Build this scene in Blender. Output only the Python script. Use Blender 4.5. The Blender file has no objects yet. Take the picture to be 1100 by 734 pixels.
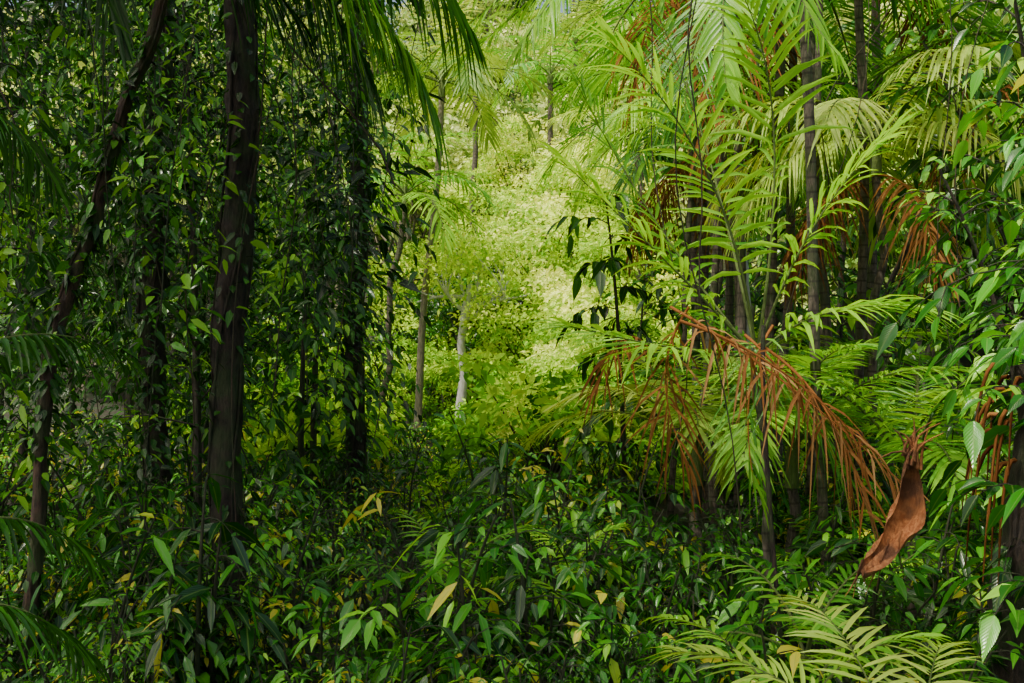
import bpy, math, random
import numpy as np
from mathutils import Vector
random.seed(7); rng=np.random.default_rng(7)
K=1.029/1100; EYE=2.2
def W(a,b,d):   # image pixel (column a, row b) back-projected to world metres at distance d
    return np.array([(a-550)*K*d, d, EYE+(367-b)*K*d])
def hill(x,y):
    r=np.maximum(0,y-22); h=0.0063*np.minimum(r,66)**2
    return h+0.12*np.sin(x*.7)*np.cos(y*.5)+ np.minimum(0.02*np.maximum(0,np.abs(x)-4)**1.5,6)
# ---------------------------------------------------------------- mesh builder
class MB:
    def __init__(s): s.v=[];s.t=[];s.q=[];s.tm=[];s.qm=[];s.uv=[];s.r=[];s.n=0
    def add(s,v,t=None,q=None,mat=0,uv=None,r=None):
        v=np.asarray(v,float).reshape(-1,3); m=len(v)
        s.v.append(v); s.uv.append(np.zeros((m,2)) if uv is None else uv)
        s.r.append(np.zeros(m) if r is None else np.broadcast_to(r,(m,)).astype(float))
        if t is not None and len(t):
            t=np.asarray(t).reshape(-1,3); s.t.append(t+s.n); s.tm.append(np.broadcast_to(mat,(len(t),)))
        if q is not None and len(q):
            q=np.asarray(q).reshape(-1,4); s.q.append(q+s.n); s.qm.append(np.broadcast_to(mat,(len(q),)))
        s.n+=m
    def pack(s):
        c=lambda l,sh:np.concatenate(l) if l else np.zeros(sh)
        return (c(s.v,(0,3)),c(s.t,(0,3)).astype(int),c(s.q,(0,4)).astype(int),c(s.tm,(0,)).astype(int),c(s.qm,(0,)).astype(int),c(s.uv,(0,2)),c(s.r,(0,)))
    def copy(s,pk,loc,sc=1.0,rz=0.0,dr=0.0,tilt=0.0):
        v,t,q,tm,qm,uv,r=pk
        c,sn=math.cos(rz),math.sin(rz)
        v=v*sc; x=v[:,0]*c-v[:,1]*sn; y=v[:,0]*sn+v[:,1]*c
        v2=np.stack([x+loc[0]+tilt*v[:,2],y+loc[1],v[:,2]+loc[2]],1)
        s.v.append(v2); s.uv.append(uv); s.r.append(np.clip(r+dr,0,1))
        if len(t): s.t.append(t+s.n); s.tm.append(tm)
        if len(q): s.q.append(q+s.n); s.qm.append(qm)
        s.n+=len(v2)
    def build(s,name,mats,smooth=True):
        v,t,q,tm,qm,uv,r=s.pack()
        me=bpy.data.meshes.new(name)
        nl=len(t)*3+len(q)*4
        me.vertices.add(len(v)); me.vertices.foreach_set('co',v.astype(np.float32).ravel())
        me.loops.add(nl); li=np.concatenate([t.ravel(),q.ravel()]).astype(np.int32)
        me.loops.foreach_set('vertex_index',li)
        me.polygons.add(len(t)+len(q))
        st=np.concatenate([np.arange(len(t))*3,len(t)*3+np.arange(len(q))*4]).astype(np.int32)
        me.polygons.foreach_set('loop_start',st)
        me.polygons.foreach_set('material_index',np.concatenate([tm,qm]).astype(np.int32))
        me.polygons.foreach_set('use_smooth',np.full(len(t)+len(q),smooth))
        u=me.uv_layers.new(name='UVMap'); u.data.foreach_set('uv',uv[li].astype(np.float32).ravel())
        a=me.attributes.new('rnd','FLOAT','POINT'); a.data.foreach_set('value',r.astype(np.float32))
        me.update(calc_edges=True)
        for m in mats: me.materials.append(m)
        o=bpy.data.objects.new(name,me); bpy.context.scene.collection.objects.link(o); return o
def nrm(a): return a/np.maximum(np.linalg.norm(a,axis=-1,keepdims=True),1e-9)
SH={ 'far':([.45],[1.0]),
     'mid':([.25,.6],[.85,.8]),
     'broad':([.1,.3,.55,.8],[.55,1.0,.85,.33]),
     'strap':([.12,.45,.78],[.8,1.0,.6])}
def leaves(mb,mat,P,D,N,L,Wd,shape='mid',fold=.25,droop=.2,rnd=None):
    n=len(P)
    if n==0: return
    ts,ws=SH[shape]; k=len(ts)
    L=np.broadcast_to(L,(n,));Wd=np.broadcast_to(Wd,(n,));droop=np.broadcast_to(droop,(n,))
    if rnd is None: rnd=rng.random(n)
    D=nrm(D); S=nrm(np.cross(D,N)); N=np.cross(S,D)
    nv=3*k+2; V=np.zeros((n,nv,3)); UV=np.zeros((n,nv,2))
    def pt(t,side,w):
        p=P+D*(L*t)[:,None]+S*(Wd*w*side*.5)[:,None]+N*(Wd*w*fold*abs(side)*.5)[:,None]
        p[:,2]-=droop*t*t*L; return p
    V[:,0]=pt(0,0,0); UV[:,0]=(.5,0)
    for i in range(k):
        for j,sd in enumerate((-1,0,1)):
            V[:,1+3*i+j]=pt(ts[i],sd,ws[i]); UV[:,1+3*i+j]=(.5+.5*sd*ws[i],ts[i])
    V[:,-1]=pt(1,0,0); UV[:,-1]=(.5,1)
    b=nv-1; l=1+3*(k-1)
    T=np.array([[0,2,1],[0,3,2],[b,l,l+1],[b,l+1,l+2]])
    Q=[]
    for i in range(k-1):
        a=1+3*i; Q+=[[a,a+1,a+4,a+3],[a+1,a+2,a+5,a+4]]
    off=(np.arange(n)*nv)[:,None,None]
    mb.add(V.reshape(-1,3),(T[None]+off).reshape(-1,3),(np.array(Q)[None]+off).reshape(-1,4) if Q else None,mat,UV.reshape(-1,2),np.repeat(rnd,nv))
def tube(mb,mat,pts,rad,ns=6,rnd=.5,lump=0.0):
    pts=np.asarray(pts,float); n=len(pts); rad=np.broadcast_to(rad,(n,))
    T=nrm(np.gradient(pts,axis=0)); ref=np.array([0.31,.95,.05]) if abs(T[:,2]).mean()>.5 else np.array([.05,.1,1.])
    A=nrm(np.cross(T,ref)); B=np.cross(T,A)
    th=np.arange(ns)/ns*2*np.pi
    rr=rad[:,None]*(1+lump*rng.standard_normal((n,ns)))
    V=pts[:,None]+A[:,None]*(np.cos(th)[None,:]*rr)[...,None]+B[:,None]*(np.sin(th)[None,:]*rr)[...,None]
    i,j=np.meshgrid(np.arange(n-1),np.arange(ns),indexing='ij'); j2=(j+1)%ns
    Q=np.stack([i*ns+j,i*ns+j2,(i+1)*ns+j2,(i+1)*ns+j],-1).reshape(-1,4)
    seg=np.concatenate([[0],np.cumsum(np.linalg.norm(np.diff(pts,axis=0),axis=1))])
    uv=np.stack([np.broadcast_to(th/6.283,(n,ns)),np.broadcast_to(seg[:,None],(n,ns))],-1).reshape(-1,2)
    mb.add(V.reshape(-1,3),None,Q,mat,uv,rnd)
def bez(p0,p1,p2,n=16):
    t=np.linspace(0,1,n)[:,None]; p0,p1,p2=map(np.asarray,(p0,p1,p2))
    return (1-t)**2*p0+2*t*(1-t)*p1+t*t*p2
def wob(p0,p1,n,a):
    t=np.linspace(0,1,n)[:,None]; p=np.asarray(p0)*(1-t)+np.asarray(p1)*t
    ph=rng.random(4)*6.28; f=rng.uniform(.6,1.8,2)*6
    p[:,0]+=a*(np.sin(f[0]*t[:,0]+ph[0])+.4*np.sin(2.7*f[0]*t[:,0]+ph[1]))
    p[:,1]+=a*(np.sin(f[1]*t[:,0]+ph[2])); return p
def frond(mb,pts,n=36,ll=.5,lw=.035,m_leaf=0,m_r=1,r0=.012,droop=.3,lift=.1,start=.15,rnd=None,jit=.08,a0=75,a1=25,shape='strap',missing=0.):
    pts=np.asarray(pts); tube(mb,m_r,pts,np.linspace(r0,r0*.2,len(pts)),5)
    m=len(pts); T=nrm(np.gradient(pts,axis=0))
    S=np.cross(T,[0,0,1.]); bad=np.linalg.norm(S,axis=1)<.15
    if bad.any() and not bad.all(): S[bad]=S[~bad][0]
    if bad.all(): S[:]=[1,0,0]
    S=nrm(S); U=np.cross(S,T)
    t=np.repeat(np.linspace(start,1,n),2); t=np.clip(t+rng.normal(0,.15/n,len(t)),start,1)
    side=np.tile([-1,1],n); f=t*(m-1)
    it=lambda A:np.stack([np.interp(f,np.arange(m),A[:,c]) for c in range(3)],1)
    P=it(pts);Tt=nrm(it(T));Ss=nrm(it(S));Uu=nrm(it(U))
    a=np.radians(a0+(a1-a0)*((t-start)/(1-start))**1.3)+rng.normal(0,jit,len(t))
    D=Tt*np.cos(a)[:,None]+Ss*(side*np.sin(a))[:,None]+Uu*(lift+rng.normal(0,jit,len(t)))[:,None]
    x=(t-start)/(1-start); L=ll*(.45+.55*np.sin(np.pi*np.clip(.12+.86*x,0,1)))*rng.uniform(.88,1.08,len(t))
    N=Uu+Ss*(-side*.35)[:,None]+rng.normal(0,.12,(len(t),3))
    r=(rng.random()*.6+.2 if rnd is None else rnd)+rng.normal(0,.1,len(t))
    keep=rng.random(len(t))>=missing
    leaves(mb,m_leaf,P[keep],D[keep],N[keep],L[keep],lw*rng.uniform(.8,1.1,keep.sum()),shape,.35,(droop*rng.uniform(.7,1.4,len(t)))[keep],np.clip(r,0,1)[keep])
def fpts(p0,az,e0,e1,L,n=22,bend=0.):
    t=np.linspace(0,1,n); el=np.radians(e0+(e1-e0)*t**1.15); z=np.radians(az)+bend*t
    d=np.stack([np.cos(el)*np.cos(z),np.cos(el)*np.sin(z),np.sin(el)],1)*L/(n-1)
    return np.asarray(p0)+np.concatenate([[[0,0,0]],np.cumsum(d[:-1],0)])
def palm(name,base,top,nf,fl,ll,lw,mats,r=.06,rnd=.5,e_hi=80,e_lo=-35,droop=.45,dead=0,n=34,azs=None,mb=None):
    own=mb is None
    if own: mb=MB()
    base=np.array(base,float); top=np.array(top,float)
    H=top-base; c=wob(base,top,26,min(.06,.02*np.linalg.norm(H)))
    ns=9; rr=np.linspace(r*1.15,r*.85,26)*(1+.05*(np.arange(26)%2))
    if np.linalg.norm(H)>.8: 
        tube(mb,2,c,rr,ns,.5)
        tube(mb,1,[c[-1],c[-1]+np.array([0,0,.25]),c[-1]+np.array([0.02,0,.5])],[r*1.2,r*1.05,r*.4],8,rnd)
    for i in range(nf):
        f=i/max(1,nf-1); az=(i*137.5+rng.uniform(-15,15)) if azs is None else azs[i%len(azs)]+rng.uniform(-8,8)
        e=e_hi-(e_hi-(e_lo+35))*f+rng.uniform(-6,6)
        p=fpts(c[-1]+np.array([0,0,.3 if np.linalg.norm(H)>.8 else 0]),az,e,e-rng.uniform(65,100),fl*rng.uniform(.85,1.1),bend=rng.uniform(-.3,.3))
        frond(mb,p,n,ll,lw,0,1,.006+fl*.006,droop,.12,.18,np.clip(rnd+rng.uniform(-.3,.25),0,1))
    for i in range(dead):
        p=fpts(c[-1],rng.uniform(0,360),-10,-88,fl*.8); frond(mb,p,n,ll*.8,lw*.7,3,3,.012,.9,0,.2,rng.uniform(.0,.5),jit=.25,missing=.2)
    if own: return mb.build(name,mats)
# ---------------------------------------------------------------- materials
def ramp(nt,cols):
    r=nt.nodes.new('ShaderNodeValToRGB'); e=r.color_ramp.elements
    while len(e)<len(cols): e.new(.5)
    for i,(p,c) in enumerate(cols): e[i].position=p; e[i].color=(*c,1)
    return r
def leafmat(name,cols,tr=.35,rough=.38,tcol=(1.4,1.3,.5),vein=.35,gl=.04,bump=.25):
    m=bpy.data.materials.new(name); m.use_nodes=True; nt=m.node_tree; nd=nt.nodes; lk=nt.links; nd.clear()
    out=nd.new('ShaderNodeOutputMaterial'); at=nd.new('ShaderNodeAttribute'); at.attribute_name='rnd'
    r=ramp(nt,cols); lk.new(at.outputs['Fac'],r.inputs['Fac']); col=r.outputs['Color']
    p=nd.new('ShaderNodeBsdfDiffuse'); g=nd.new('ShaderNodeBsdfGlossy'); g.inputs['Roughness'].default_value=rough; g.inputs['Color'].default_value=(.85,.9,.78,1)
    if vein:
        uv=nd.new('ShaderNodeUVMap'); uv.uv_map='UVMap'; sx=nd.new('ShaderNodeSeparateXYZ'); lk.new(uv.outputs[0],sx.inputs[0])
        s=nd.new('ShaderNodeMath'); s.operation='SUBTRACT'; s.inputs[1].default_value=.5; lk.new(sx.outputs['X'],s.inputs[0])
        ab=nd.new('ShaderNodeMath'); ab.operation='ABSOLUTE'; lk.new(s.outputs[0],ab.inputs[0])
        mr=nd.new('ShaderNodeMapRange'); mr.inputs['From Min'].default_value=.015; mr.inputs['From Max'].default_value=.06; mr.inputs['To Min'].default_value=vein; mr.inputs['To Max'].default_value=0
        lk.new(ab.outputs[0],mr.inputs['Value'])
        mx=nd.new('ShaderNodeMix'); mx.data_type='RGBA'; lk.new(mr.outputs[0],mx.inputs['Factor']); lk.new(r.outputs['Color'],mx.inputs['A'])
        mx.inputs['B'].default_value=(.22,.38,.06,1); col=mx.outputs['Result']
        c1=nd.new('ShaderNodeMath'); c1.operation='MULTIPLY'; c1.inputs[1].default_value=75; lk.new(sx.outputs['Y'],c1.inputs[0])
        c2=nd.new('ShaderNodeMath'); c2.operation='MULTIPLY_ADD'; c2.inputs[1].default_value=-45; lk.new(ab.outputs[0],c2.inputs[0]); lk.new(c1.outputs[0],c2.inputs[2])
        c3=nd.new('ShaderNodeMath'); c3.operation='SINE'; lk.new(c2.outputs[0],c3.inputs[0])
        bp=nd.new('ShaderNodeBump'); bp.inputs['Strength'].default_value=bump; bp.inputs['Distance'].default_value=.004; lk.new(c3.outputs[0],bp.inputs['Height'])
        lk.new(bp.outputs[0],g.inputs['Normal'])
    lk.new(col,p.inputs['Color']); ms=p
    if tr:
        tb=nd.new('ShaderNodeBsdfTranslucent'); vm=nd.new('ShaderNodeVectorMath'); vm.operation='MULTIPLY'; vm.inputs[1].default_value=tcol
        lk.new(col,vm.inputs[0]); lk.new(vm.outputs[0],tb.inputs['Color'])
        ms=nd.new('ShaderNodeMixShader'); ms.inputs[0].default_value=tr; lk.new(p.outputs[0],ms.inputs[1]); lk.new(tb.outputs[0],ms.inputs[2])
    if gl:
        lw=nd.new('ShaderNodeLayerWeight'); lw.inputs['Blend'].default_value=.5
        pw=nd.new('ShaderNodeMath'); pw.operation='POWER'; pw.inputs[1].default_value=3.; lk.new(lw.outputs['Facing'],pw.inputs[0])
        mg=nd.new('ShaderNodeMath'); mg.operation='MULTIPLY_ADD'; mg.inputs[1].default_value=.12; mg.inputs[2].default_value=gl; lk.new(pw.outputs[0],mg.inputs[0])
        m2=nd.new('ShaderNodeMixShader'); lk.new(mg.outputs[0],m2.inputs[0]); lk.new(ms.outputs[0],m2.inputs[1]); lk.new(g.outputs[0],m2.inputs[2]); ms=m2
    lk.new(ms.outputs[0],out.inputs[0])
    return m
def barkmat(name,c1,c2,moss=(.03,.07,.010),mossamt=.5,rings=0):
    m=bpy.data.materials.new(name); m.use_nodes=True; nt=m.node_tree; nd=nt.nodes; lk=nt.links
    p=nd['Principled BSDF']; p.inputs['Roughness'].default_value=.85
    tc=nd.new('ShaderNodeTexCoord'); mp=nd.new('ShaderNodeMapping'); mp.inputs['Scale'].default_value=(40,40,9); lk.new(tc.outputs['Object'],mp.inputs[0])
    n1=nd.new('ShaderNodeTexNoise'); n1.inputs['Scale'].default_value=1; n1.inputs['Detail'].default_value=6; n1.inputs['Roughness'].default_value=.7; lk.new(mp.outputs[0],n1.inputs['Vector'])
    r=ramp(nt,[(.38,c1),(.62,c2)]); lk.new(n1.outputs['Fac'],r.inputs['Fac'])
    n2=nd.new('ShaderNodeTexNoise'); n2.inputs['Scale'].default_value=4.5; n2.inputs['Detail'].default_value=5; lk.new(tc.outputs['Object'],n2.inputs['Vector'])
    r2=ramp(nt,[(.45,(0,0,0)),(.6,(mossamt,)*3)]); lk.new(n2.outputs['Fac'],r2.inputs['Fac'])
    mx=nd.new('ShaderNodeMix'); mx.data_type='RGBA'; lk.new(r2.outputs['Color'],mx.inputs['Factor']); lk.new(r.outputs['Color'],mx.inputs['A']); mx.inputs['B'].default_value=(*moss,1)
    col=mx.outputs['Result']
    h=n1.outputs['Fac']
    if rings:
        uv=nd.new('ShaderNodeUVMap'); uv.uv_map='UVMap'; sx=nd.new('ShaderNodeSeparateXYZ'); lk.new(uv.outputs[0],sx.inputs[0])
        a=nd.new('ShaderNodeMath'); a.operation='MULTIPLY'; a.inputs[1].default_value=rings; lk.new(sx.outputs['Y'],a.inputs[0])
        b=nd.new('ShaderNodeMath'); b.operation='SINE'; lk.new(a.outputs[0],b.inputs[0])
        r3=ramp(nt,[(.8,(0,0,0)),(.97,(.7,.7,.7))]); lk.new(b.outputs[0],r3.inputs['Fac'])
        m2=nd.new('ShaderNodeMix'); m2.data_type='RGBA'; lk.new(r3.outputs['Color'],m2.inputs['Factor']); lk.new(col,m2.inputs['A']); m2.inputs['B'].default_value=(.03,.022,.015,1); col=m2.outputs['Result']
    lk.new(col,p.inputs['Base Color'])
    bp=nd.new('ShaderNodeBump'); bp.inputs['Strength'].default_value=1; bp.inputs['Distance'].default_value=.03; lk.new(h,bp.inputs['Height']); lk.new(bp.outputs[0],p.inputs['Normal'])
    return m
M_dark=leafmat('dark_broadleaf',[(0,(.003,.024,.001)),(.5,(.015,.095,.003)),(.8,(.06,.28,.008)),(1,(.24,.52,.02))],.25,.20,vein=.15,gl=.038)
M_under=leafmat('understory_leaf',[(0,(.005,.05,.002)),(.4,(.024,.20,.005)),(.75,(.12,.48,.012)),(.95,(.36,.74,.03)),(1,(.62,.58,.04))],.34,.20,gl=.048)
M_bright=leafmat('sun_toned_leaf',[(0,(.05,.17,.010)),(.35,(.24,.48,.03)),(.7,(.62,.84,.08)),(1,(.88,.94,.22))],.28,.5,vein=0,gl=0)  # yellow-green foliage; sunlit brightness and cluster underside shade painted into the ramp
M_mid=leafmat('valley_leaf',[(0,(.02,.12,.006)),(.5,(.18,.50,.02)),(1,(.56,.82,.06))],.28,.45,vein=0,gl=0)
M_hill=leafmat('hillside_leaf',[(0,(.025,.09,.015)),(.4,(.20,.36,.06)),(1,(.74,.82,.28))],.2,.6,(1.2,1.15,.7),vein=0,gl=0)  # pale haze and the shade under each cluster are mixed into this ramp
M_palm=leafmat('palm_leaflet',[(0,(.012,.085,.003)),(.5,(.08,.34,.010)),(1,(.38,.72,.025))],.42,.3)
M_palmy=leafmat('pale_palm_leaflet',[(0,(.12,.28,.02)),(.5,(.36,.54,.05)),(1,(.68,.74,.15))],.4,.4)
M_rach=barkmat('palm_rachis',(.08,.13,.02),(.14,.19,.04),mossamt=.1)
M_dead=leafmat('dead_frond',[(0,(.07,.022,.008)),(.5,(.30,.12,.035)),(1,(.60,.38,.15))],.2,.6,(1.2,.9,.6),.2,gl=0)
M_bark=barkmat('mossy_bark',(.010,.007,.005),(.055,.038,.024))
M_brown=barkmat('brown_bark',(.02,.012,.007),(.10,.058,.033),mossamt=.6)
M_pale=barkmat('pale_bark',(.68,.62,.57),(.88,.84,.8),(.45,.45,.35),.3)
M_tan=barkmat('tan_bark',(.16,.13,.09),(.34,.28,.2),(.14,.18,.07),.5)
M_ptr=barkmat('palm_trunk',(.045,.032,.025),(.19,.145,.11),(.05,.08,.02),.6,rings=55)
M_twig=barkmat('twig',(.02,.028,.008),(.05,.05,.02),mossamt=.3)
M_ground=barkmat('leaf_litter_ground',(.012,.009,.005),(.04,.028,.014),(.02,.06,.008),.8)
M_sheath=barkmat('palm_sheath',(.38,.12,.03),(.70,.30,.10),(.10,.045,.02),.9)
# ---------------------------------------------------------------- plant templates
def shrub(H,spread,nst,nb,LL,LW,shape='mid',sub=0,up=35,hang=.25,m=0,mt=1,gap=.09,seed=0,njit=.35):
    global rng; old=rng; rng=np.random.default_rng(seed+100)
    mb=MB(); P=[];D=[];L=[];R=[]
    def run(pts,rad,sp):
        q=pts[::2] if len(pts)>5 else pts
        tube(mb,mt,q,np.linspace(rad,rad*.35,len(q)),3,.5)
        seg=np.linalg.norm(np.diff(pts,axis=0),axis=1).sum(); k=max(3,int(seg/sp))
        T=nrm(np.gradient(pts,axis=0)); f=np.linspace(.2,1,k)*(len(pts)-1); br=rng.uniform(.0,.9)
        for j,ff in enumerate(f):
            i=min(int(ff),len(pts)-2); w=ff-i; p=pts[i]*(1-w)+pts[i+1]*w; t=T[i]
            s=nrm(np.cross(t,[0,0,1.])+1e-6); sg=1 if j%2 else -1
            d=t*.55+s*sg*rng.uniform(.6,1)+np.array([0,0,-hang*rng.uniform(.4,1.6)])
            if j==k-1: d=t+np.array([0,0,-hang])
            P.append(p);D.append(d+rng.normal(0,.15,3));L.append(LL*rng.uniform(.55,1.2));R.append(np.clip(br+rng.normal(0,.13),0,1))
    for s in range(nst):
        az=rng.uniform(0,6.28); lean=rng.uniform(.05,.3)*H if nst>1 else .08*H
        h=H*rng.uniform(.7,1); b=np.array([rng.normal(0,.08),rng.normal(0,.08),-.1])*(1 if nst>1 else .3)
        st=bez(b,b+[0,0,h*.6],b+[math.cos(az)*lean,math.sin(az)*lean,h],12)
        tube(mb,mt,st,np.linspace(.006+H*.007,.003+H*.0015,12),5,.5)
        for i in range(nb):
            f=.2+.8*(i+rng.random())/nb; ii=min(int(f*11),10); p=st[ii]+(st[ii+1]-st[ii])*(f*11-ii)
            a=i*2.4+rng.uniform(-.4,.4); l=spread*(1.15-.6*f)*rng.uniform(.6,1.15); e=math.radians(rng.uniform(up-25,up+25))
            d=np.array([math.cos(a)*math.cos(e),math.sin(a)*math.cos(e),math.sin(e)])
            q=bez(p,p+d*l*.55,p+d*l+np.array([0,0,-l*.45*(1+hang)]),9)
            run(q,.003+H*.0012,gap)
            for k in range(sub):
                jj=rng.integers(1,7); a2=a+rng.choice([-1,1])*rng.uniform(.4,1.2); l2=l*rng.uniform(.3,.6); e2=math.radians(rng.uniform(-25,40))
                d2=np.array([math.cos(a2)*math.cos(e2),math.sin(a2)*math.cos(e2),math.sin(e2)])
                run(bez(q[jj],q[jj]+d2*l2*.5,q[jj]+d2*l2-np.array([0,0,l2*.4*(1+hang)]),4),.002+H*.0006,gap)
    P=np.array(P);D=np.array(D);L=np.array(L);n=len(P)
    N=np.array([0,0,1.])+rng.normal(0,njit,(n,3))
    leaves(mb,m,P,D,N,L,L*LW/LL,shape,.3,.15+hang*.5,np.array(R)); rng=old
    return mb.pack()
def crown(rx,rz,nl,per,LL,seed=0,trunk=1.5,shape='far',m=0,mt=1,jit=.04,flat=.5,smin=.14,smax=.40):
    global rng; old=rng; rng=np.random.default_rng(seed+500); mb=MB()
    c0=np.array([0,0,trunk+rz])
    for i in range(nl):
        a=rng.uniform(0,6.28); u=rng.uniform(-.5,1); rr=math.sqrt(max(0,1-u*u))*rng.uniform(.5,1.15)
        c=c0+np.array([math.cos(a)*rr*rx,math.sin(a)*rr*rx,u*rz]); s=rng.uniform(smin,smax)*rx
        tube(mb,mt,bez([0,0,trunk*.5],[0,0,trunk+rz*.4],c,5),np.linspace(.03*rx,.005*rx,5),3)
        v=nrm(rng.normal(0,1,(per,3))); v[:,2]=np.where(v[:,2]<-.45,-v[:,2],v[:,2])
        rad=s*rng.uniform(.3,1.2,per)**.6; P=c+v*rad[:,None]*np.array([1.1,1.1,flat])+rng.normal(0,jit*rx,(per,3))
        N=v*.9+np.array([0,0,.4])+rng.normal(0,.4,(per,3)); D=v+rng.normal(0,.6,(per,3)); D[:,2]-=.3
        L=LL*rng.uniform(.5,1.3,per)
        toplight=np.clip(.45+.55*v[:,2],0,1)   # paints top light and underside shade of each cluster into the leaf tint
        leaves(mb,m,P,D,N,L,L*.5,shape,.2,.2,np.clip(rng.uniform(-.25,.5)+.6*toplight+rng.normal(0,.12,per),0,1))
    tube(mb,mt,wob([0,0,-.5],[0,0,trunk+rz],8,.05),np.linspace(.06*rx,.02*rx,8),6); rng=old
    return mb.pack()
# ---------------------------------------------------------------- ground
mb=MB(); xs=np.concatenate([np.linspace(-400,-40,10),np.linspace(-36,36,73),np.linspace(40,400,10)]); ys=np.concatenate([np.linspace(-100,-12,6),np.linspace(-10,110,121),np.linspace(130,600,10)])
X,Y=np.meshgrid(xs,ys,indexing='ij'); Z=hill(X,Y); nx,ny=X.shape
i,j=np.meshgrid(np.arange(nx-1),np.arange(ny-1),indexing='ij')
Q=np.stack([i*ny+j,(i+1)*ny+j,(i+1)*ny+j+1,i*ny+j+1],-1).reshape(-1,4)
mb.add(np.stack([X,Y,Z],-1).reshape(-1,3),None,Q); mb.build('ground',[M_ground])
# ---------------------------------------------------------------- undergrowth
T_s=[shrub(1.15,.5,3,8,.12,.055,'broad',1,seed=i) for i in range(3)]+[shrub(1.0,.45,4,7,.08,.034,'broad',1,gap=.065,seed=10+i) for i in range(3)]+[shrub(1.2,.5,2,8,.17,.05,'broad',0,hang=.3,seed=20+i) for i in range(2)]+[shrub(.9,.45,2,6,.22,.11,'broad',0,hang=.35,gap=.16,seed=26)]+[shrub(1.1,.5,4,9,.05,.022,'mid',1,gap=.04,seed=28)]
T_s2=[shrub(1.15,.5,3,8,.11,.050,'mid',1,seed=i+3) for i in range(3)]+[shrub(1.1,.5,3,9,.07,.033,'mid',1,gap=.065,seed=13+i) for i in range(3)]+[shrub(1.3,.5,2,9,.19,.055,'mid',0,hang=.3,seed=23+i) for i in range(2)]
mb=MB()
def scatter(n,x0,x1,y0,y1,s0,s1,T,fn=None):
    for _ in range(n):
        y=y0+(y1-y0)*rng.random()**.9; u=x0+(x1-x0)*rng.random(); x=u*max(y,2.5)
        mb.copy(T[rng.integers(len(T))],(x,y,hill(x,y)),rng.uniform(s0,s1),rng.uniform(0,6.28),rng.uniform(-.45,.45),rng.uniform(-.12,.12))
scatter(115,-.62,.62,3.0,5.2,.65,.95,T_s)
scatter(190,-.62,.62,5.0,9.5,.8,1.25,T_s2)
scatter(95,-.6,.6,9.0,15,.9,1.3,T_s2)
scatter(75,-.27,.12,9.5,21,.55,.85,T_s2)
mb.build('undergrowth',[M_under,M_twig])
mb=MB()
for k in range(20):
    y=rng.uniform(3.6,9.5); x=rng.uniform(-.5,.55)*y; h=rng.uniform(.3,.7)
    if x<.3 and y<5.5: continue
    palm('',(x,y,-.1),(x,y,h),int(rng.integers(4,8)),rng.uniform(.5,.95),.20,.022,None,.015,rng.uniform(.1,.9),e_hi=80,e_lo=0,droop=.3,n=18,mb=mb)
mb.build('seedling_palms',[M_palm,M_rach,M_ptr])
# ---------------------------------------------------------------- understory trees (left & right walls)
T_t=[shrub(5.5,1.5,1,24,.14,.062,'mid',4,hang=.35,gap=.09,seed=30+i,njit=.5) for i in range(3)]
T_t2=[shrub(4.0,1.2,2,16,.13,.055,'mid',3,hang=.25,gap=.08,seed=40+i,njit=.5) for i in range(2)]
def trees(name,lst,T,mats,s=1.0,dr=0):
    for (x,y,sc) in lst:
        b=MB(); b.copy(T[rng.integers(len(T))],(x,y,hill(x,y)),sc*s,rng.uniform(0,6.28),dr+rng.uniform(-.1,.1)); b.build(name,mats)
trees('understory_tree',[(-3.4,6.6,.8),(-2.6,8.3,1.0),(-4.6,8.6,1.2),(-2.1,9.8,.95),(-3.3,11,1.3),(-5.6,11.5,1.4),(-2.6,13,1.2),(-7.0,9,1.4),(-4.4,14.5,1.5),(-7.5,14.5,1.6),(-4.0,18,1.3),(-6.5,19,1.6),(-5.4,24,1.5),(-3.9,12.5,1.4),(-8.5,19,2.0),(-9.5,14,2.0),(-6,15.5,1.8)],T_t,[M_dark,M_bark],1.0,0.05)
trees('understory_tree',[(1.75,13.5,.8),(3.4,6.6,.8),(4.2,8.2,1.1),(5.7,10.5,1.4),(3.0,13.5,1.3),(5.0,15,1.6),(8,15,1.8),(4.9,20,1.7),(7.5,21,2.1),(6.5,26,2.2)],T_t2,[M_dark,M_bark],1.25,.15)
# ---------------------------------------------------------------- unseen canopy overhead, added to block light (left side mostly)
mb=MB()
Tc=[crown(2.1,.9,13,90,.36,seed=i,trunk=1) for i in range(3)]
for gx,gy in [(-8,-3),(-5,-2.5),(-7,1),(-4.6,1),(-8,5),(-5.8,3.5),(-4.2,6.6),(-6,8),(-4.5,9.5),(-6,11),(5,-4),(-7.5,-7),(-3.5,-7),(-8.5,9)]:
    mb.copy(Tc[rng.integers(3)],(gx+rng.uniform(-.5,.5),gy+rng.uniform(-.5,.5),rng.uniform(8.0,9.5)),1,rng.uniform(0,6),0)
mb.build('unseen_shade_canopy',[M_dark,M_bark])
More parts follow.
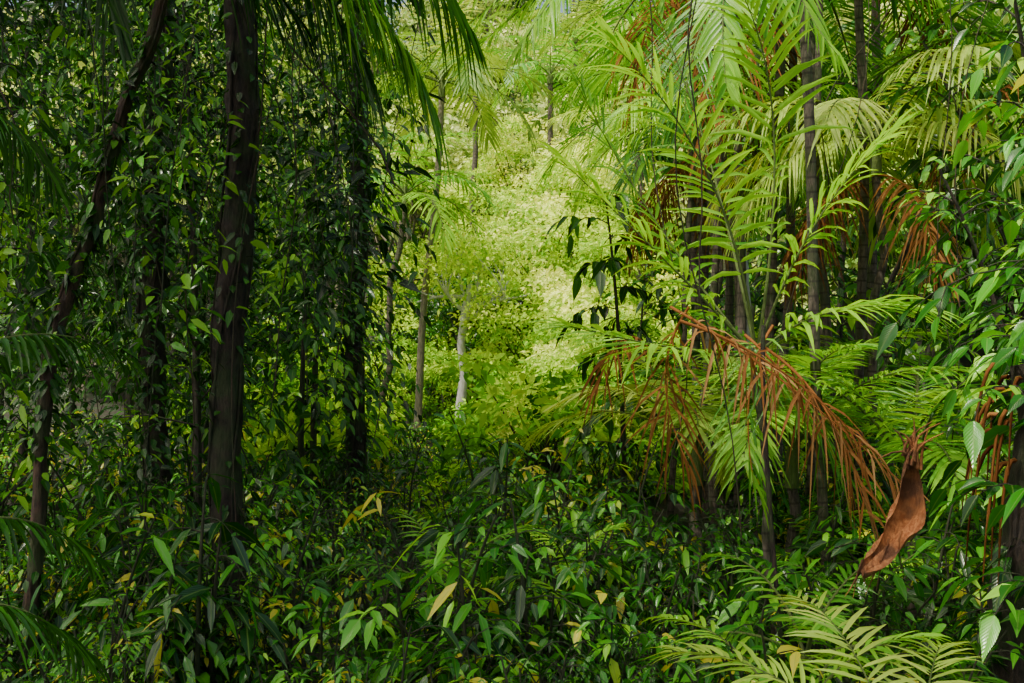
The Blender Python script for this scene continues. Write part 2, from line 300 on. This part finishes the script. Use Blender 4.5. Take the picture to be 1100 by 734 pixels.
# ---------------------------------------------------------------- left trunks
def trunk(name,pts,r0,r1,mat,ivy=0,ns=12,stems=3):
    mb=MB(); pts=np.array(pts); 
    t=np.linspace(0,1,70); f=t*(len(pts)-1); c=np.stack([np.interp(f,np.arange(len(pts)),pts[:,k]) for k in range(3)],1)
    c[:,0]+=.02*np.sin(t*19)+.008*np.sin(t*61); rad=np.linspace(r0,r1,70); rad[:4]*=[1.7,1.4,1.2,1.1]
    tube(mb,0,c,rad,ns,.5,.10)
    for k in range(stems):
        ph=rng.uniform(0,6.28); w=rng.uniform(.5,1.6); rr=(rad+.006)
        h=c+np.stack([np.cos(ph+w*6*t)*rr,np.sin(ph+w*6*t)*rr,0*t],1); tube(mb,0,h,.009,5)
    if ivy:
        n=ivy; ff=rng.random(n)*69; i=ff.astype(int).clip(0,68); p=c[i]+(c[i+1]-c[i])*(ff-i)[:,None]; a=rng.random(n)*6.28
        o=np.stack([np.cos(a),np.sin(a),0*a],1); P=p+o*(rad[i]*rng.uniform(1,1.5,n))[:,None]
        leaves(mb,1,P,o*.8+np.array([0,0,-.6])+rng.normal(0,.4,(n,3)),o+np.array([0,0,.8]),rng.uniform(.04,.10,n),.045,'mid',.2,.3,np.clip(rng.normal(.3,.25,n),0,1))
    return mb.build(name,[mat,M_dark])
trunk('vine_covered_tree_trunk',[(-1.80,6.2,-.2),(-1.76,6.2,2),(-1.68,6.2,4),(-1.73,6.2,6),(-1.6,6.2,11)],.10,.08,M_bark,500)
trunk('leaning_tree_trunk',[(-2.75,5.5,-.2),(-2.60,5.5,1.6),(-2.48,5.5,2.4),(-2.25,5.5,3.1),(-1.98,5.5,3.9),(-1.5,5.5,6),(-1.2,5.6,10)],.04,.03,M_brown,500,stems=1)
trunk('vine_covered_tree_trunk',[(-3.2,9,-.2),(-3.25,9,3),(-3.1,9,6),(-3.2,9,11)],.12,.1,M_bark,600)
trunk('vine_covered_tree_trunk',[(-1.75,11,-.2),(-1.72,11,3),(-1.66,11,6),(-1.7,11,11)],.11,.08,M_bark,900)
trunk('slender_tree_trunk',[(3.0,12,-.2),(2.75,12,4),(3.1,12,7),(3.0,12,12)],.06,.045,M_pale,60)
mb=MB()
for k in range(34):
    y=rng.uniform(5.0,10); u=rng.uniform(-.5,-.12) if k<26 else rng.uniform(.15,.45); x=u*y
    zb=rng.uniform(.3,3.2); zt=rng.uniform(7,10)
    tube(mb,0,wob([x,y,zb],[x+rng.uniform(-1.5,1.5),y+rng.uniform(-.3,.3),zt],30,rng.uniform(.05,.25)),rng.uniform(.003,.006),4)
mb.build('hanging_lianas',[M_brown])
mb=MB()
for k in range(240):
    y=rng.uniform(5.2,11); u=rng.uniform(-.54,-.15); x=u*y
    if y<7.2 and (abs(u+.28)<.06 or abs(u+.44)<.03) and rng.random()<.88: continue
    z=rng.uniform(1.4,6.5); s=rng.uniform(.25,.6); top=np.array([x+rng.uniform(-.3,.3),y+rng.uniform(-.3,.3),z+s*2.2])
    c=bez(top,top*.5+np.array([x,y,z])*.5+rng.normal(0,.1,3),(x,y,z-s*.6),12); tube(mb,1,c[::2],.004,3)
    lf=rng.choice([.06,.08,.1,.15]); n=int(rng.uniform(60,110)*(.1/lf)); i=rng.integers(2,12,n); a=rng.random(n)*6.28; o=np.stack([np.cos(a),np.sin(a),0*a],1)
    P=c[i]+o*(rng.random(n)**.8*s)[:,None]+rng.normal(0,.06,(n,3)); L=lf*rng.uniform(.6,1.2,n)
    leaves(mb,0,P,o+np.array([0,0,-.35])+rng.normal(0,.4,(n,3)),o*.4+np.array([0,-.2,.9])+rng.normal(0,.4,(n,3)),L,L*rng.uniform(.36,.55),'mid',.25,.3,np.clip(rng.uniform(-.2,.95)+rng.normal(0,.13,n),0,1))
mb.build('leafy_climbers',[M_dark,M_twig])
# ---------------------------------------------------------------- palms on the right
PM=[M_palm,M_rach,M_ptr,M_dead]; PY=[M_palmy,M_rach,M_ptr,M_dead]
mb=MB(); b0=np.array([1.75,6.6,0]); cr=np.array([1.62,6.6,2.1]); tube(mb,2,wob(b0,cr,10,.02),np.linspace(.03,.022,10),8)
for q in [((790,170,6.5),(655,45,6.0)),((740,300,6.6),(600,170,6.3)),((860,100,6.6),(790,-20,6.2)),((860,230,6.5),(960,140,6.2)),((730,380,6.4),(610,350,6.0)),((760,120,7.4),(690,-20,7.8)),((870,320,6.4),(980,330,6.0)),((700,250,7.2),(620,90,7.4))]:
    frond(mb,bez(cr,W(*q[0]),W(*q[1]),22),26,.62,.034,0,1,.012,.35,.1,.22,rng.uniform(.7,1),a0=65,a1=18,jit=.11)
mb.build('young_palm',PM)
def g(x,y): return (x,y,hill(x,y)-.1)
palm('tall_palm',g(2.2,11.5),(2.3,11.5,6.4),16,3.0,.75,.036,PM,.06,.65,dead=2)
palm('tall_palm',g(3.1,10),(3.0,10,5.5),14,2.8,.7,.034,PM,.05,.6,dead=2)
palm('tall_palm',g(3.4,9),(3.25,9,3.7),13,1.7,.5,.03,PY,.04,.5,e_hi=60,droop=.8,dead=3)
palm('tall_palm',g(2.7,12.5),(2.7,12.5,4.6),14,2.3,.6,.03,PM,.05,.6,dead=3)
palm('tall_palm',g(2.1,10.5),(2.1,10.5,4.2),12,1.7,.55,.03,PM,.045,.8,dead=2,droop=.6)
palm('tall_palm',g(4.3,12),(4.4,12,6.6),12,3.0,.7,.036,PM,.06,.5,dead=2)
palm('tall_palm',g(5.5,9.5),(5.3,9.5,4.8),12,2.8,.65,.034,PM,.05,.4,dead=1)
palm('tall_palm',g(3.6,17),(3.6,17,7.5),14,3.0,.7,.045,PY,.06,.3)
palm('low_palm',g(1.7,9),(1.65,9,.9),12,1.6,.5,.03,PY,.05,.45,e_hi=80,e_lo=0,droop=.35)
palm('low_palm',g(3.0,7.5),(3.0,7.5,.8),9,1.8,.45,.03,PM,.05,.7,e_hi=80,e_lo=10,droop=.3)
palm('low_palm',g(2.3,8.2),(2.3,8.2,1.0),9,1.6,.45,.03,PM,.05,.6,e_hi=80,e_lo=10,droop=.3)
for (x,y,r) in [(1.9,10,.035),(2.15,9.6,.04),(2.55,9.8,.045),(2.75,9.2,.03),(3.3,9.6,.04),(2.4,13,.05),(2.95,11,.045),(1.75,10.6,.03),(2.35,10.2,.03),(3.05,9.4,.035)]:
    mb=MB(); tube(mb,0,wob([x,y,-.1],[x+rng.uniform(-.5,.5),y,9.5],24,.05),np.linspace(r*1.2,r*.9,24),8); mb.build('palm_stem',[M_ptr])
# distant palms
palm('distant_palm',g(-1.9,20),(-1.45,20,7.1),15,2.4,.7,.05,[M_palmy,M_rach,M_tan,M_dead],.07,.35,e_hi=75,droop=.5,n=26)
palm('distant_palm',g(-2.6,19),(-2.1,19,4.7),11,2.0,.6,.04,PM,.06,.8,e_hi=75,droop=.5,n=24)
palm('distant_palm',g(3.3,24),(3.0,24,6.8),13,2.4,.7,.05,PY,.1,.3,e_hi=70,droop=.5,n=24)
palm('distant_palm',g(-1.6,40),(-1.5,40,13.0),12,3.0,.8,.08,PY,.12,.3,n=20)
palm('distant_palm',g(1.6,36),(1.3,36,11.5),12,2.8,.8,.08,PM,.11,.7,n=20)
palm('distant_palm',g(3.2,46),(2.9,46,16),12,3.2,.8,.09,PY,.13,.5,n=20)
# ---------------------------------------------------------------- hanging fronds top centre/left
mb=MB(); st=bez((-4.4,4.3,-.1),(-4.0,4.2,4),(-2.3,4.9,5.2),20); tube(mb,2,st,.06,8); cr=st[-1]
for pm,pe,rr in [(W(360,-130,5),W(465,115,5),.8),(W(300,-120,5.2),W(395,80,5.4),.5),(W(330,-90,5.0),W(440,60,4.9),.95),(W(200,-120,4.8),W(320,20,4.9),.3),(W(420,-140,5.3),W(500,30,5.5),.7),((-2.6,5.6,5.6),(-2.4,6,4.1),.3),((-3,4.2,5.8),(-3.8,3.8,4.3),.3),((-2.3,4,5.9),(-2.1,3,4.6),.3)]:
    frond(mb,bez(cr,pm,pe,22),46,.45,.04,0,1,.014,.8,0,.15,rr)
mb.build('overhanging_palm',[M_dark,M_rach,M_ptr])
mb=MB(); cr=np.array([2.1,7.6,6.6]); tube(mb,2,wob([2.5,7.8,-.1],cr,20,.03),.04,8)
for a,c in [((560,-20,7.3),(425,90,7)),((600,-20,7.5),(500,60,7.4)),((620,-60,7.2),(560,50,6.8)),((800,-60,7),(900,60,6.6)),((760,-60,7),(780,90,6.6)),((900,-160,7.6),(1010,10,7.6))]:
    frond(mb,bez(cr,W(*a),W(*c),22),38,.34,.04,0,1,.014,.5,0,.2,.8)
mb.build('overhanging_palm',PM)
for (a,b,c,d,e,f,dd) in [(-60,390,40,330,140,385,4.2),(-60,570,20,530,105,600,3.8),(-60,120,0,90,60,200,4),(-80,660,10,620,90,700,3.2),(-20,300,40,240,130,300,6)]:
    mb=MB(); p0=W(a,b,dd); tube(mb,1,bez((p0[0]-.3,p0[1],0),(p0[0]-.2,p0[1],p0[2]*.7),p0,8),.01,5); frond(mb,bez(p0,W(c,d,dd),W(e,f,dd+.3)),26,.22,.022,0,1,.007,.7,0,.1,.55); mb.build('fern_palm',[M_dark,M_rach])
# ---------------------------------------------------------------- centre
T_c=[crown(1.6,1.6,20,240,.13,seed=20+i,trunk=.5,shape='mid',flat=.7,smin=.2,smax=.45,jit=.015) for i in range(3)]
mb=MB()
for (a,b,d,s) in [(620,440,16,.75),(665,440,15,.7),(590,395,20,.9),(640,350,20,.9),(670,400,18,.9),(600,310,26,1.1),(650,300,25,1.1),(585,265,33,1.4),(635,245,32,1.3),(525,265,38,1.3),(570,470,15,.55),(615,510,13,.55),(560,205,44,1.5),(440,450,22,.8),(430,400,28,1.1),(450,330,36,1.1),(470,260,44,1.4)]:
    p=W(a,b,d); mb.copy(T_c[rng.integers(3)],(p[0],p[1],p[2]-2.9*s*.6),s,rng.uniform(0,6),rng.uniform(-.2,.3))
mb.build('sun_toned_valley_shrubs',[M_bright,M_twig])  # sunlit look is partly carried by the bright leaf colour
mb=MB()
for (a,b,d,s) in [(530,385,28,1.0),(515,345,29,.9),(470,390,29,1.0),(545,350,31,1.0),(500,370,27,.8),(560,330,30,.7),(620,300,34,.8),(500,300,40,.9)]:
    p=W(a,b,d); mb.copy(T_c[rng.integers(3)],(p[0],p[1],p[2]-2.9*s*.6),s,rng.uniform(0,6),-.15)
mb.build('shade_toned_valley_shrubs',[M_dark,M_twig])  # dark leaf colour stands in for the shaded gaps between bright crowns
mb=MB(); b=W(494,440,20); p1=W(500,335,20)
tube(mb,0,np.array([b-[0,0,1.2],b,W(499,400,20),W(495,370,20),p1,W(505,305,20)]),[.13,.10,.092,.085,.08,.05],9,.5,.04)
ends=[(548,300,20.5),(520,280,20.5),(470,300,19.6),(565,318,19.5),(490,262,20.5),(448,325,20)]
for kk,(a,c,d) in enumerate(ends):
    s0=W(498+kk,345-5*kk,20); q=bez(s0,W((500+a)/2,335-4*kk,20),W(a,c,d),8); tube(mb,0,q,np.linspace(.05,.018,8),6)
    for s in range(4):
        e=q[-3]+rng.normal(0,.4,3)+[0,0,.5]; tube(mb,0,bez(q[-4],q[-2],e,5),np.linspace(.02,.006,5),4)
        n=130; P=e+rng.normal(0,1,(n,3))*[.34,.34,.12]
        leaves(mb,1,P,rng.normal(0,1,(n,3)),rng.normal(0,.4,(n,3))+[0,0,1],rng.uniform(.08,.16,n),.07,'far',rnd=np.clip(rng.normal(.7,.2,n),0,1))
mb.build('pale_trunk_tree',[M_pale,M_bright])
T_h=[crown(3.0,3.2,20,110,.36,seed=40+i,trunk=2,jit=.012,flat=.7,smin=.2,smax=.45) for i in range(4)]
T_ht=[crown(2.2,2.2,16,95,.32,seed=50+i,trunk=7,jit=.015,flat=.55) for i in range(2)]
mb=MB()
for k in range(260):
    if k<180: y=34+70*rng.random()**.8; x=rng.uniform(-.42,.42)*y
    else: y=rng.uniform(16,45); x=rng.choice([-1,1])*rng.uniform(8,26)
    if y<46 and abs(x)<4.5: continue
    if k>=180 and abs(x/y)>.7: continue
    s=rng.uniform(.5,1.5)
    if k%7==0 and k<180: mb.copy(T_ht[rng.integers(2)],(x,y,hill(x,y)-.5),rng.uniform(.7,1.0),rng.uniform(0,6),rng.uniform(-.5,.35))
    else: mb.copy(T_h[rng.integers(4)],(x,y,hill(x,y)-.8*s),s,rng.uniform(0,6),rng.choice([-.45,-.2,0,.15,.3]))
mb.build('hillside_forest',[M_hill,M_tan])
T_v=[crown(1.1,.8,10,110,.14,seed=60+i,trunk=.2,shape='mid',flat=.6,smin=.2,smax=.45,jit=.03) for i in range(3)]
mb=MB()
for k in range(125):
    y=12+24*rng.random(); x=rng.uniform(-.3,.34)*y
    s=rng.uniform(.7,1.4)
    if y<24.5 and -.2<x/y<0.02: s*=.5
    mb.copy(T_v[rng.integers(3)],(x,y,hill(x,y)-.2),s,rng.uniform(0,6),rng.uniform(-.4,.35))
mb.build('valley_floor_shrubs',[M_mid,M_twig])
b=MB(); b.copy(shrub(4.6,.8,1,16,.2,.10,'mid',2,hang=.5,seed=77),(1.2,10.5,0),1,1.,-.1); b.build('broadleaf_tree',[M_dark,M_bark])
# ---------------------------------------------------------------- right-hand broadleaf tree near camera
T_n=[shrub(3.9,.9,1,20,.16,.07,'broad',2,hang=.3,gap=.09,seed=90+i) for i in range(2)]
for (x,y,s,dr) in [(2.45,4.4,1.0,.0),(3.1,5.6,1.15,.1),(2.6,3.8,1.0,-.4),(2.9,5.0,1.2,-.1)]:
    b=MB(); b.copy(T_n[rng.integers(2)],(x,y,0),s,rng.uniform(0,6),dr); b.build('broadleaf_tree',[M_under,M_bark])
mb=MB(); tube(mb,0,wob([2.5,4.9,-.2],[2.6,4.9,2.1],24,.03),np.linspace(.17,.12,24),12,.5,.1)
for k in range(40):
    a=rng.uniform(0,6.28); z=rng.uniform(1.1,2.1); p=np.array([2.55+.15*math.cos(a),4.9+.15*math.sin(a),z])
    tube(mb,1,bez(p,p+[.12*math.cos(a),.12*math.sin(a),.05],p+[.16*math.cos(a),.16*math.sin(a),-rng.uniform(.3,.8)],7),np.linspace(.014,.003,7),4,rng.random()*.6)
mb.build('dead_palm_stump',[M_bark,M_dead])
# ---------------------------------------------------------------- dead fronds (drying, part green)
mb=MB()
for a,c,e,nn,l,rr,mm in [((720,330,6.2),(830,390,5.8),(970,520,5.2),30,.36,.7,0),((815,370,6.0),(900,420,5.7),(930,550,5.4),24,.34,.55,0),((740,330,6.6),(690,400,6.6),(740,500,6.3),24,.36,.45,0),((700,380,7),(670,330,7),(640,420,6.8),18,.32,.3,0),((730,345,5.7),(840,380,5.6),(930,480,5.3),26,.36,.5,0),((800,360,6.2),(850,400,5.9),(900,500,5.7),18,.36,.5,2),((830,350,6.3),(790,410,6.0),(810,520,5.8),16,.32,.6,2)]:
    frond(mb,bez(W(*a),W(*c),W(*e)),nn,l,.02,mm,0,.011,.8,0,.12,rr,jit=.45,missing=.28)
tube(mb,1,bez(W(845,560,5.6)-[0,0,1],W(815,450,5.8),W(820,350,6)),.014,6,.2)
mb.build('dead_palm_fronds',[M_dead,M_bark,M_palm])
mb=MB(); n,m=26,13; t=np.linspace(0,1,n); ax=bez(W(978,495,4.9),W(988,565,4.9),W(925,618,4.7),n)
wd=.095*np.sin(np.pi*np.clip(t*.9+.06,0,1))**.8*(1+.12*np.sin(t*17))+.008; ph=np.linspace(-1.7,1.7,m)
V=np.zeros((n,m,3))
for i in range(n):
    tw=1.1*t[i]-.3; r_=wd[i]*(1+.10*np.sin(ph*3+t[i]*6))
    V[i]=ax[i]+np.stack([np.sin(ph+tw)*r_*.7, np.cos(ph+tw)*r_*.9, .018*np.sin(ph*5+i*.7)],1)
i,j=np.meshgrid(np.arange(n-1),np.arange(m-1),indexing='ij')
mb.add(V.reshape(-1,3),None,np.stack([i*m+j,(i+1)*m+j,(i+1)*m+j+1,i*m+j+1],-1).reshape(-1,4),0)
for k in range(16):
    a=ax[0]+rng.normal(0,.02,3); tube(mb,0,bez(a,a+[0,0,.1],a+[rng.uniform(-.16,.16),0,rng.uniform(.0,.22)],5),np.linspace(.010,.002,5),4)
for k in range(8):
    a=ax[rng.integers(16,26)]+rng.normal(0,.02,3); tube(mb,0,bez(a,a+[-.03,0,-.08],a+[rng.uniform(-.12,.05),0,-rng.uniform(.08,.22)],5),np.linspace(.006,.001,5),4)
mb.build('palm_sheath',[M_sheath])
mb=MB(); b=np.array([1.33,3.3,.5])
tube(mb,1,[(1.33,3.3,-.1),(1.33,3.3,.2),b],.02,6)
for az,e,L,r in [(100,75,1.15,.6),(150,70,1.1,.5),(60,70,1.0,.55),(200,60,.9,.6),(20,60,.9,.4),(250,65,.9,.7),(170,40,.8,.3)]:
    frond(mb,fpts(b,az,e,e-85,L),24,.26,.02,0,1,.006,.25,.15,.3,r*.8,jit=.12)
mb.build('seedling_palm',PY)
# ---------------------------------------------------------------- light, sky, camera
el,az=math.radians(60),math.radians(236)
w=bpy.data.worlds.new('World'); bpy.context.scene.world=w; w.use_nodes=True; nt=w.node_tree
sk=nt.nodes.new('ShaderNodeTexSky'); sk.sky_type='NISHITA'; sk.sun_disc=False; sk.sun_elevation=el; sk.sun_rotation=az; sk.dust_density=8; sk.air_density=1.0; sk.ozone_density=.2
bg=nt.nodes['Background']; bg.inputs[1].default_value=.27; nt.links.new(sk.outputs[0],bg.inputs[0])
L=bpy.data.lights.new('sun','SUN'); L.energy=5; L.angle=math.radians(1.5); L.color=(1,.95,.84); lo=bpy.data.objects.new('sun',L); bpy.context.scene.collection.objects.link(lo)
s=Vector((math.sin(az)*math.cos(el),math.cos(az)*math.cos(el),math.sin(el))); lo.rotation_euler=s.to_track_quat('Z','Y').to_euler()
cam=bpy.data.cameras.new('camera'); cam.lens=35; cam.clip_end=2000; cam.clip_start=.05; co=bpy.data.objects.new('camera',cam); co.location=(0,0,EYE); co.rotation_euler=(math.radians(90),0,0)
bpy.context.scene.collection.objects.link(co); bpy.context.scene.camera=co
